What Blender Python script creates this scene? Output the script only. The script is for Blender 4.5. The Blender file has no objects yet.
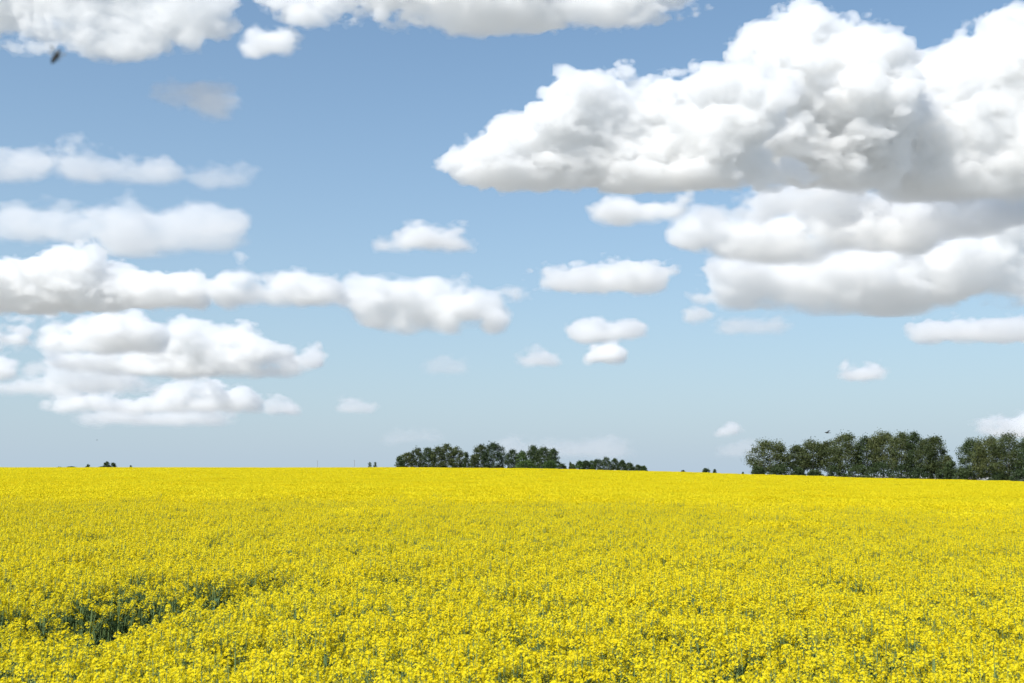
import bpy, math, random
import numpy as np
from mathutils import Vector, Matrix, Euler

# ---------------------------------------------------------------- camera, sky, sun, exposure
scene = bpy.context.scene
F_PX = 1098.0                      # focal length in pixels of the 1024 wide frame
EYE = 2.5                          # eye height above the near field
HORIZON = 475.0
PITCH = math.atan((HORIZON - 341.5) / F_PX)

cam_data = bpy.data.cameras.new("camera")
cam_data.sensor_width = 36.0
cam_data.lens = 36.0 * F_PX / 1024.0
cam_data.clip_start = 0.05
cam_data.clip_end = 200000.0
cam = bpy.data.objects.new("camera", cam_data)
scene.collection.objects.link(cam)
cam.location = (0, 0, EYE)
cam.rotation_euler = (math.pi / 2 + PITCH, 0, 0)
scene.camera = cam
cam_data.dof.use_dof = True                 # an ordinary small aperture: only the insect close by goes soft
cam_data.dof.focus_distance = 45.0
cam_data.dof.aperture_fstop = 8.0

SUN_DIR = Vector((-0.58, -0.72, 0.96)).normalized()     # towards the sun
SUN_EL = math.asin(SUN_DIR.z)
SUN_AZ = math.atan2(SUN_DIR.x, SUN_DIR.y)               # from +Y, clockwise

world = bpy.data.worlds.new("World")
scene.world = world
world.use_nodes = True
wn = world.node_tree
wn.nodes.clear()
sky = wn.nodes.new("ShaderNodeTexSky")
sky.sky_type = 'NISHITA'
sky.sun_disc = False
sky.sun_elevation = SUN_EL
sky.sun_rotation = SUN_AZ
sky.altitude = 0.0
sky.air_density = 1.0
sky.dust_density = 0.6
sky.ozone_density = 1.6
bg = wn.nodes.new("ShaderNodeBackground")
bg.inputs["Strength"].default_value = 0.08
wo = wn.nodes.new("ShaderNodeOutputWorld")
SKY_SAT, SKY_VAL = 1.14, 1.05
HAZE_RGB, HAZE_H = (3.75, 4.68, 5.6), 0.28     # pale summer haze low in the sky
hs = wn.nodes.new("ShaderNodeHueSaturation"); hs.inputs["Saturation"].default_value = SKY_SAT; hs.inputs["Value"].default_value = SKY_VAL
tint = wn.nodes.new("ShaderNodeMix"); tint.data_type = 'RGBA'; tint.blend_type = 'MULTIPLY'; tint.inputs["Factor"].default_value = 1.0
tint.inputs[7].default_value = (1.03, 1.13, 1.13, 1)
wn.links.new(sky.outputs[0], tint.inputs[6]); wn.links.new(tint.outputs[2], hs.inputs["Color"])
wtc = wn.nodes.new("ShaderNodeTexCoord"); wsx = wn.nodes.new("ShaderNodeSeparateXYZ")
wn.links.new(wtc.outputs["Generated"], wsx.inputs[0])
wab = wn.nodes.new("ShaderNodeMath"); wab.operation = 'ABSOLUTE'; wn.links.new(wsx.outputs[2], wab.inputs[0])
wdv = wn.nodes.new("ShaderNodeMath"); wdv.operation = 'MULTIPLY'; wdv.inputs[1].default_value = -1.0 / HAZE_H; wn.links.new(wab.outputs[0], wdv.inputs[0])
wex = wn.nodes.new("ShaderNodeMath"); wex.operation = 'EXPONENT'; wn.links.new(wdv.outputs[0], wex.inputs[0])
wmx = wn.nodes.new("ShaderNodeMix"); wmx.data_type = 'RGBA'
wn.links.new(wex.outputs[0], wmx.inputs["Factor"]); wn.links.new(hs.outputs[0], wmx.inputs[6]); wmx.inputs[7].default_value = (*HAZE_RGB, 1)
wn.links.new(wmx.outputs[2], bg.inputs[0])
wn.links.new(bg.outputs[0], wo.inputs["Surface"])

sun_data = bpy.data.lights.new("sun", 'SUN')
sun_data.energy = 3.7
sun_data.angle = math.radians(0.53)
sun_data.color = (1.0, 0.955, 0.89)
sun = bpy.data.objects.new("sun", sun_data)
scene.collection.objects.link(sun)
sun.rotation_euler = SUN_DIR.to_track_quat('Z', 'Y').to_euler()
sun.location = (0, 0, 60)

scene.view_settings.view_transform = 'Standard'
scene.view_settings.look = 'None'
scene.view_settings.exposure = 0.66
scene.view_settings.gamma = 1.0
scene.view_settings.use_curve_mapping = False
scene.render.engine = 'CYCLES'
cy = scene.cycles
cy.max_bounces = 30
cy.diffuse_bounces = 3
cy.glossy_bounces = 2
cy.transmission_bounces = 3
cy.transparent_max_bounces = 16
cy.volume_bounces = 28
cy.caustics_reflective = False
cy.caustics_refractive = False
cy.use_denoising = True
cy.sample_clamp_indirect = 6.0

C = scene.collection.objects
RNG = np.random.default_rng(11)


# ---------------------------------------------------------------- helpers
CP, SP = math.cos(PITCH), math.sin(PITCH)

def at(px, py, dist):
    """The point seen at a pixel of the 1024x683 frame, DIST metres ahead (along +Y)."""
    dx = (px - 512.0) / F_PX
    dz = (341.5 - py) / F_PX
    fy = CP - dz * SP
    fz = SP + dz * CP
    return Vector((dx / fy * dist, dist, EYE + fz / fy * dist))

def mesh_from(name, verts, faces=None, quads=None, tris=None, smooth=False):
    """numpy verts (n,3) and index arrays -> mesh data, fast."""
    me = bpy.data.meshes.new(name)
    verts = np.asarray(verts, np.float32)
    loops, starts, totals = [], [], []
    n = 0
    for arr, k in ((quads, 4), (tris, 3)):
        if arr is None or len(arr) == 0:
            continue
        arr = np.asarray(arr, np.int32)
        loops.append(arr.ravel())
        starts.append(np.arange(len(arr), dtype=np.int32) * k + n)
        totals.append(np.full(len(arr), k, np.int32))
        n += arr.size
    loops = np.concatenate(loops); starts = np.concatenate(starts); totals = np.concatenate(totals)
    me.vertices.add(len(verts)); me.vertices.foreach_set("co", verts.ravel())
    me.loops.add(len(loops)); me.loops.foreach_set("vertex_index", loops)
    me.polygons.add(len(starts))
    me.polygons.foreach_set("loop_start", starts)
    me.polygons.foreach_set("loop_total", totals)
    if smooth:
        me.polygons.foreach_set("use_smooth", np.ones(len(starts), bool))
    me.update(calc_edges=True)
    return me

def link(name, me, mat=None, parent=None):
    o = bpy.data.objects.new(name, me)
    C.link(o)
    if mat is not None:
        for m in (mat if isinstance(mat, (list, tuple)) else [mat]):
            me.materials.append(m)
    if parent is not None:
        o.parent = parent
    return o

def tag(o, label=None, cat=None, group=None, kind=None):
    if label: o["label"] = label
    if cat: o["category"] = cat
    if group: o["group"] = group
    if kind: o["kind"] = kind
    return o

def thing(name, loc, label, cat, group=None):
    o = bpy.data.objects.new(name, None)
    o.empty_display_size = 0.2
    C.link(o)
    o.location = loc
    return tag(o, label, cat, group)

def new_mat(name):
    m = bpy.data.materials.new(name)
    m.use_nodes = True
    nt = m.node_tree
    return m, nt, nt.nodes["Principled BSDF"], nt.nodes["Material Output"]

def ramp(nt, stops):
    r = nt.nodes.new("ShaderNodeValToRGB")
    el = r.color_ramp.elements
    while len(el) < len(stops): el.new(0.5)
    for e, (p, c) in zip(el, stops):
        e.position = p; e.color = (*c, 1)
    return r

def leafy(name, stops, scale, transl=0.35, rough=0.6, coords="Object", per_object=0.0, spec=0.25):
    """Thin-leaf material: noise-varied colour, some light passing through."""
    m, nt, p, out = new_mat(name)
    tc = nt.nodes.new("ShaderNodeTexCoord")
    nz = nt.nodes.new("ShaderNodeTexNoise"); nz.inputs["Scale"].default_value = scale; nz.inputs["Detail"].default_value = 3
    nt.links.new(tc.outputs[coords], nz.inputs["Vector"])
    fac = nz.outputs["Fac"]
    if per_object:
        oi = nt.nodes.new("ShaderNodeObjectInfo")
        ma = nt.nodes.new("ShaderNodeMath"); ma.operation = 'MULTIPLY_ADD'
        nt.links.new(oi.outputs["Random"], ma.inputs[0]); ma.inputs[1].default_value = per_object; ma.inputs[2].default_value = -per_object / 2
        ad = nt.nodes.new("ShaderNodeMath"); ad.operation = 'ADD'
        nt.links.new(fac, ad.inputs[0]); nt.links.new(ma.outputs[0], ad.inputs[1])
        fac = ad.outputs[0]
    r = ramp(nt, stops)
    nt.links.new(fac, r.inputs[0])
    nt.links.new(r.outputs[0], p.inputs["Base Color"])
    p.inputs["Roughness"].default_value = rough
    p.inputs["Specular IOR Level"].default_value = spec
    tr = nt.nodes.new("ShaderNodeBsdfTranslucent")
    nt.links.new(r.outputs[0], tr.inputs["Color"])
    mx = nt.nodes.new("ShaderNodeMixShader"); mx.inputs[0].default_value = transl
    nt.links.new(p.outputs[0], mx.inputs[1]); nt.links.new(tr.outputs[0], mx.inputs[2])
    nt.links.new(mx.outputs[0], out.inputs["Surface"])
    return m

M_PETAL = leafy("canola_petal", [(0.3, (0.86, 0.715, 0.014)), (0.7, (0.90, 0.78, 0.022))], 2.0, 0.45, 0.6, per_object=0.5, spec=0.12)
M_BUD = leafy("canola_bud", [(0.3, (0.30, 0.32, 0.03)), (0.7, (0.45, 0.42, 0.04))], 8.0, 0.2)
M_STEM = leafy("canola_stem", [(0.3, (0.10, 0.17, 0.055)), (0.7, (0.16, 0.23, 0.08))], 5.0, 0.1)
M_BLADE = leafy("canola_leaf", [(0.3, (0.055, 0.11, 0.055)), (0.7, (0.10, 0.17, 0.085))], 5.0, 0.2, per_object=0.4)

def bark(name, c0, c1):
    m, nt, p, out = new_mat(name)
    tc = nt.nodes.new("ShaderNodeTexCoord")
    mp = nt.nodes.new("ShaderNodeMapping"); mp.inputs["Scale"].default_value = (6, 6, 1.2)
    nz = nt.nodes.new("ShaderNodeTexNoise"); nz.inputs["Scale"].default_value = 2.0; nz.inputs["Detail"].default_value = 6
    r = ramp(nt, [(0.35, c0), (0.65, c1)])
    nt.links.new(tc.outputs["Object"], mp.inputs[0]); nt.links.new(mp.outputs[0], nz.inputs["Vector"])
    nt.links.new(nz.outputs["Fac"], r.inputs[0]); nt.links.new(r.outputs[0], p.inputs["Base Color"])
    bp = nt.nodes.new("ShaderNodeBump"); bp.inputs["Strength"].default_value = 0.5
    nt.links.new(nz.outputs["Fac"], bp.inputs["Height"]); nt.links.new(bp.outputs[0], p.inputs["Normal"])
    p.inputs["Roughness"].default_value = 0.9
    return m

M_BARK = bark("poplar_bark", (0.10, 0.09, 0.07), (0.26, 0.24, 0.20))
M_WOOD = bark("weathered_pole_wood", (0.13, 0.11, 0.09), (0.22, 0.20, 0.17))
M_LEAF_OLIVE = leafy("poplar_leaf_olive", [(0.30, (0.048, 0.066, 0.022)), (0.5, (0.078, 0.10, 0.033)), (0.7, (0.115, 0.13, 0.045))], 0.55, 0.22, 0.5, per_object=0.25)
M_LEAF_DARK = leafy("poplar_leaf_dark", [(0.30, (0.032, 0.052, 0.021)), (0.5, (0.05, 0.078, 0.028)), (0.7, (0.075, 0.105, 0.038))], 0.6, 0.2, 0.5, per_object=0.25)
M_LEAF_FRESH = leafy("shrub_leaf_fresh", [(0.30, (0.035, 0.07, 0.018)), (0.5, (0.06, 0.105, 0.027)), (0.7, (0.09, 0.14, 0.035))], 0.7, 0.25, 0.5, per_object=0.25)


# ---------------------------------------------------------------- terrain
_U = np.array([(x - 512) / F_PX for x in (-300, 0, 400, 520, 650, 750, 850, 1024, 1330)])
_EDGE_ROW = np.array([467.5, 467.5, 467.5, 468.3, 471.3, 474.3, 477.3, 481.5, 487.0])
_EDGE_DIST = np.array([520., 500., 470., 450., 400., 340., 285., 240., 200.])

def edge_dist(u):
    return np.interp(u, _U, _EDGE_DIST)

def canopy_z(x, y):
    """Height of the flower tops (near the camera 1.2 m above the ground)."""
    x = np.asarray(x, float); y = np.asarray(y, float)
    yy = np.maximum(y, 1.0)
    u = np.clip(x / yy, _U[0], _U[-1])
    de = edge_dist(u)
    row = np.interp(u, _U, _EDGE_ROW)
    ze = (HORIZON - row) / F_PX * de
    drop = -1.3
    t = np.clip(y / de, 0, 1)
    z = drop + (ze - drop) * t
    past = np.maximum(y - de, 0)
    z = z - (1 - np.exp(-past / 150.0)) * np.where(ze > 0, 1.6, 0.6)
    far = np.clip((past - 600) / 2500.0, 0, 1)
    z = z * (1 - far) + (-7.0) * far
    return EYE + z

def ground_z(x, y):
    return canopy_z(x, y) - 1.2

def make_terrain():
    ys = np.concatenate([[-40000, -8000, -1500, -300, -60, -20, -5, 0, 1], np.arange(3, 40, 2.0), np.arange(40, 200, 8.0),
                         np.arange(200, 700, 12.0), np.geomspace(700, 60000, 45)])
    us = np.concatenate([np.linspace(-1.6, -0.75, 6), np.linspace(-0.72, 0.78, 60), np.linspace(0.85, 1.6, 6)])
    V, Q = [], []
    for y in ys:
        w = max(y, 60.0 if y >= 0 else max(60.0, -y))
        for u in us:
            x = u * w
            V.append((x, y, float(ground_z(x, y))))
    V = np.array(V)
    n = len(us)
    i = np.arange(len(ys) - 1)[:, None] * n + np.arange(n - 1)[None, :]
    i = i.ravel()
    Q = np.stack([i, i + 1, i + n + 1, i + n], 1)
    m, nt, p, out = new_mat("field_soil_grass_and_far_bounce")
    tc = nt.nodes.new("ShaderNodeTexCoord")
    n1 = nt.nodes.new("ShaderNodeTexNoise"); n1.inputs["Scale"].default_value = 0.9; n1.inputs["Detail"].default_value = 6
    n2 = nt.nodes.new("ShaderNodeTexNoise"); n2.inputs["Scale"].default_value = 0.004; n2.inputs["Detail"].default_value = 3
    nt.links.new(tc.outputs["Object"], n1.inputs["Vector"]); nt.links.new(tc.outputs["Object"], n2.inputs["Vector"])
    r1 = ramp(nt, [(0.35, (0.05, 0.07, 0.03)), (0.65, (0.09, 0.12, 0.05))])
    r2 = ramp(nt, [(0.40, (0.28, 0.28, 0.26)), (0.5, (0.39, 0.38, 0.345)), (0.60, (0.32, 0.31, 0.295))])  # far land paled to neutral grey, to bounce light onto the cloud undersides
    nt.links.new(n1.outputs["Fac"], r1.inputs[0]); nt.links.new(n2.outputs["Fac"], r2.inputs[0])
    mix = nt.nodes.new("ShaderNodeMix"); mix.data_type = 'RGBA'; vl = nt.nodes.new("ShaderNodeVectorMath"); vl.operation = 'LENGTH'; nt.links.new(tc.outputs["Object"], vl.inputs[0])
    mr = nt.nodes.new("ShaderNodeMapRange"); mr.inputs[1].default_value = 600; mr.inputs[2].default_value = 1000; nt.links.new(vl.outputs["Value"], mr.inputs[0])
    nt.links.new(mr.outputs[0], mix.inputs["Factor"])
    nt.links.new(r1.outputs[0], mix.inputs[6]); nt.links.new(r2.outputs[0], mix.inputs[7])
    nt.links.new(mix.outputs[2], p.inputs["Base Color"])
    p.inputs["Roughness"].default_value = 0.95
    o = link("ground", mesh_from("ground", V, quads=Q, smooth=True), m)
    tag(o, "green farmland under and beyond the yellow canola crop, paled far off to bounce light", None, None, "structure")

make_terrain()


# ---------------------------------------------------------------- clouds
def bspline_matrix(n, cell, offset):
    t = np.arange(n) / cell + offset
    i = np.floor(t).astype(int); f = t - i
    m = i.max() + 5
    W = np.zeros((n, m), np.float32)
    r = np.arange(n)
    W[r, i] = (1 - f) ** 3 / 6
    W[r, i + 1] = (3 * f ** 3 - 6 * f ** 2 + 4) / 6
    W[r, i + 2] = (-3 * f ** 3 + 3 * f ** 2 + 3 * f + 1) / 6
    W[r, i + 3] = f ** 3 / 6
    return W

def vnoise(shape, cells, rng):
    """Smooth noise on a grid (about unit variance), cells = grid steps per lattice cell on each axis."""
    Ws = [bspline_matrix(n, max(c, 1.0), rng.random()) for n, c in zip(shape, cells)]
    L = rng.standard_normal([W.shape[1] for W in Ws]).astype(np.float32)
    L = np.tensordot(Ws[0], L, (1, 0))
    L = np.tensordot(L, Ws[1], (1, 1)).transpose(0, 2, 1)
    L = np.tensordot(L, Ws[2], (2, 1))
    return L / 0.33

def surface_nets(F, level):
    """Quads of the surface F = level (inside where F < level); coordinates in grid steps."""
    S = F < level
    c = np.zeros(tuple(s - 1 for s in F.shape), np.uint8)
    for dx in (0, 1):
        for dy in (0, 1):
            for dz in (0, 1):
                c += S[dx:S.shape[0] - 1 + dx, dy:S.shape[1] - 1 + dy, dz:S.shape[2] - 1 + dz]
    act = (c > 0) & (c < 8)
    idx = np.full(act.shape, -1, np.int32)
    ijk = np.argwhere(act)
    if len(ijk) == 0:
        return np.zeros((0, 3)), np.zeros((0, 4), int)
    idx[act] = np.arange(len(ijk))
    acc = np.zeros((len(ijk), 3)); cnt = np.zeros(len(ijk))
    corners = [(0, 0, 0), (1, 0, 0), (0, 1, 0), (1, 1, 0), (0, 0, 1), (1, 0, 1), (0, 1, 1), (1, 1, 1)]
    vals = [F[ijk[:, 0] + a, ijk[:, 1] + b, ijk[:, 2] + d] - level for a, b, d in corners]
    for i in range(8):
        for j in range(i + 1, 8):
            ca, cb = np.array(corners[i]), np.array(corners[j])
            if np.abs(ca - cb).sum() != 1: continue
            va, vb = vals[i], vals[j]
            x = (va < 0) != (vb < 0)
            t = np.where(x, va / np.where(x, va - vb, 1), 0)
            acc += np.where(x[:, None], ca + t[:, None] * (cb - ca), 0); cnt += x
    V = ijk + acc / np.maximum(cnt, 1)[:, None]
    quads = []
    for ax in range(3):
        sl0 = [slice(None)] * 3; sl1 = [slice(None)] * 3
        sl0[ax] = slice(0, -1); sl1[ax] = slice(1, None)
        a, b = S[tuple(sl0)], S[tuple(sl1)]
        e = np.argwhere(a != b)
        o1, o2 = [(1, 2), (2, 0), (0, 1)][ax]
        ok = (e[:, o1] > 0) & (e[:, o2] > 0) & (e[:, o1] < F.shape[o1] - 1) & (e[:, o2] < F.shape[o2] - 1)
        e = e[ok]
        flip = ~a[e[:, 0], e[:, 1], e[:, 2]]
        def cell(d1, d2):
            q = e.copy(); q[:, o1] += d1; q[:, o2] += d2
            return idx[q[:, 0], q[:, 1], q[:, 2]]
        q = np.stack([cell(-1, -1), cell(0, -1), cell(0, 0), cell(-1, 0)], 1)
        q[flip] = q[flip][:, ::-1]
        quads.append(q)
    return V, np.concatenate(quads)

def cloud_mat(name, density):
    m = bpy.data.materials.new(name)
    m.use_nodes = True
    nt = m.node_tree; nt.nodes.clear()
    out = nt.nodes.new("ShaderNodeOutputMaterial")
    v = nt.nodes.new("ShaderNodeVolumePrincipled")
    v.inputs["Color"].default_value = (CLOUD_ALBEDO, CLOUD_ALBEDO, CLOUD_ALBEDO - .003, 1)
    v.inputs["Density"].default_value = density
    v.inputs["Anisotropy"].default_value = 0.30
    nt.links.new(v.outputs[0], out.inputs["Volume"])
    m.volume_intersection_method = 'FAST' if hasattr(m, 'volume_intersection_method') else None
    return m

def rvec(rr):
    while True:
        v = Vector((rr.uniform(-1, 1), rr.uniform(-1, 1), rr.uniform(-1, 1)))
        if 0.05 < v.length < 1: return v.normalized()

CLOUD_BASE = 1000.0
D_CORE = 0.008
CLOUD_ALBEDO = 0.972
_cm = {}
def cloud(label, base_row, blobs, depth=0.9, rough=1.0, dens=1.0, step=1.5, seed=0, base_soft=1.0, halo=1.0, puff=1.0, soft=None, flat=True, dist=None):
    """A cumulus: blobs (px, py, rx, ry) give its puffs as seen from the field; it gets a real distance from the height of the
    cloud base, and real depth and thickness."""
    rng = np.random.default_rng(seed + 100)
    el = at(512, base_row, 1.0).z - EYE
    D = dist or min(CLOUD_BASE / max(el, 0.02), 30000.0)
    s = D / F_PX                                   # metres per pixel there
    sz = math.sqrt(sum(b[2] * b[3] for b in blobs) / len(blobs))   # typical puff size in pixels
    soft = (dens < .5 or sz < 15) if soft is None else soft
    lumps = []
    for (px, py, rx, ry) in blobs:                 # long blobs are heaped from a few uneven ones
        if rx < 1.7 * ry:
            lumps.append((px, py, rx * .92, ry * .92)); continue
        n = int(round(rx / ry)) + 1
        for i in range(n):
            k = (i + .5) / n * 2 - 1
            e = math.sqrt(1 - .75 * k * k) * rng.uniform(.62, 1.0) * .95
            lumps.append((px + k * rx * .8 + rng.uniform(-.2, .2) * ry, py + (ry * (1 - e) * .5 if flat else rng.uniform(-.3, .3) * ry),
                          max(rx / n * 1.25, ry * e), max(ry * e, 1.5)))
    B = []
    for (px, py, rx, ry) in lumps:
        r_d = depth * (0.55 * rx + 0.45 * ry) * (1.5 if rx < 40 else 1.0)
        p = at(px, py, D)
        B.append((p.x, p.y + rng.uniform(-0.25, 0.25) * r_d * s, p.z, rx * s, r_d * s, ry * s))
    B = np.array(B)
    back = D + 0.55 * float(B[:, 4].max())
    zb = at(512, base_row, back).z
    pad = (12 + .9 * min(sz, 32)) * s
    lo = (B[:, :3] - B[:, 3:]).min(0) - pad
    hi = (B[:, :3] + B[:, 3:]).max(0) + pad
    lo[2] = max(lo[2], zb - 8 * s)
    h = step * s
    shape = np.maximum(np.ceil((hi - lo) / h).astype(int) + 1, 8)
    X = (lo[0] + np.arange(shape[0]) * h).astype(np.float32)[:, None, None]
    Y = (lo[1] + np.arange(shape[1]) * h).astype(np.float32)[None, :, None]
    Z = (lo[2] + np.arange(shape[2]) * h).astype(np.float32)[None, None, :]
    E = np.zeros(tuple(shape), np.float32)
    k = 5.0 * s
    for (x, y, z, rx, ry, rz) in B:
        q = np.sqrt(((X - x) / rx) ** 2 + ((Y - y) / ry) ** 2 + ((Z - z) / rz) ** 2)
        d = (q - 1) * min(rx, ry, rz)
        E += np.exp(np.clip(-d / k, -30, 30))
    d = -k * np.log(np.maximum(E, 1e-12))
    size = float(np.sqrt(np.mean(B[:, 3] * B[:, 5])) / s)        # typical blob size in pixels
    # heaped puffs: smaller and smaller bulges growing on the upper and outer faces of the larger ones
    pr = random.Random(seed + 7)
    gen = [tuple(x / s for x in b) for b in B]                    # in pixel-sized units: x y z rx ry rz
    lo_u = lo / s; st = h / s
    d = d / s
    zbu = zb / s
    for level, (share, lo_r, hi_r) in enumerate(() if soft else ((7 * puff, .22, .42), (6 * puff, .28, .52), (5 * puff, .32, .60))):
        nxt = []
        for (x, y, z, rx, ry, rz) in gen:
            rm = min(rx, rz)
            if rm * hi_r < 2.0: continue
            n = share * (.6 + .4 * max(rx, rz) / rm) if level == 0 else share
            n = int(n + pr.random())
            for _ in range(n):
                v = rvec(pr)
                if v.z < -.25: v.z = -v.z * .6
                if v.y > .3: v.y = -v.y
                r = rm * pr.uniform(lo_r, hi_r)
                if r < 1.6: continue
                k1 = pr.uniform(.84, 1.10)
                c = (x + v.x * rx * k1, y + v.y * ry * k1, z + v.z * rz * k1)
                if flat and c[2] < zbu + r * .3: continue
                nxt.append((c[0], c[1], c[2], r * pr.uniform(.95, 1.25), r, r * pr.uniform(.85, 1.0)))
        for (x, y, z, rx, ry, rz) in nxt:
            m = rx + 4
            i0 = np.maximum(((np.array((x, y, z)) - m - lo_u) / st).astype(int), 0)
            i1 = np.minimum(((np.array((x, y, z)) + m - lo_u) / st).astype(int) + 2, shape)
            if (i1 <= i0).any(): continue
            sl = tuple(slice(p, q) for p, q in zip(i0, i1))
            gx = (lo_u[0] + np.arange(i0[0], i1[0]) * st - x)[:, None, None] / rx
            gy = (lo_u[1] + np.arange(i0[1], i1[1]) * st - y)[None, :, None] / ry
            gz = (lo_u[2] + np.arange(i0[2], i1[2]) * st - z)[None, None, :] / rz
            e = ((np.sqrt(gx * gx + gy * gy + gz * gz) - 1) * min(rx, ry, rz)).astype(np.float32)
            kk = .25 + .05 * rz
            o = d[sl]
            hm = np.clip(.5 + .5 * (o - e) / kk, 0, 1)
            d[sl] = o * (1 - hm) + e * hm - kk * hm * (1 - hm)
        gen = nxt
    d = d * s
    disp = np.zeros_like(d)
    cellpx = min(1.25 * sz, 44.0); amp = (.32 if soft else .20) * min(sz, 30.0)
    while cellpx > 2.1 * step:
        n = vnoise(shape, (1.45 * cellpx / step, 1.2 * cellpx / step, .85 * cellpx / step), rng)
        disp += ((np.abs(n) - .68) * 1.35 if (cellpx < 24 and not soft) else n) * amp
        cellpx *= .52; amp *= .70
    up = np.clip((Z - zb) / (18 * s), 0, 1)
    f = d - disp * (rough * s * (0.25 + 0.75 * up))
    if flat:
        wob = vnoise((shape[0], shape[1], 4), (22 / step, 22 / step, 4), rng)[:, :, :1] * 1.6 * s * base_soft
        fb = (zb + wob - Z)
        kk = 6 * s * base_soft
        hmx = np.clip(0.5 + 0.5 * (f - fb) / kk, 0, 1)
        f = fb * (1 - hmx) + f * hmx + kk * hmx * (1 - hmx)
    for ax in range(3):
        sl = [slice(None)] * 3
        for e in (0, -1):
            sl[ax] = e
            f[tuple(sl)] = np.maximum(f[tuple(sl)], 30 * s)
    rag = (vnoise(shape, (7 / step,) * 3, rng) * 1.5 + vnoise(shape, (3.4 / step,) * 3, rng) * .7) * s
    org = np.array([(lo[0] + hi[0]) / 2, (lo[1] + hi[1]) / 2, zb])
    def volume_mat(dn):
        key = round(dn * dens / s, 9)
        if key not in _cm: _cm[key] = cloud_mat("cloud_droplets", key)
        return _cm[key]
    shrink = min(1.0, sz / 12.0)
    if soft:
        layers = (("cloud", .6, 2.2 * shrink, .022), ("inner_cloud", .5, .2, .040), ("middle", .4, -1.8 * shrink, .06), ("core", .3, -4.0 * shrink, .08))
    else:
        layers = (("cloud", .95, 1.7, .026), ("inner_cloud", .7, .2, .075), ("middle", .5, -1.6, .055), ("core", .3, -4.5, D_CORE))
    root = None
    for nm, k1, lev, dn in layers:
        v, q = surface_nets(f + rag * k1, lev * halo * s)
        if root and (len(q) < 40 or (nm == "core" and len(q) < 600)): continue
        o = link(nm, mesh_from(nm, lo + v * h - org, quads=q), volume_mat(dn), root)
        if root is None:
            root = o; root.location = org
            tag(root, label, "cloud", "fair weather clouds in the blue sky")
    return root

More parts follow.
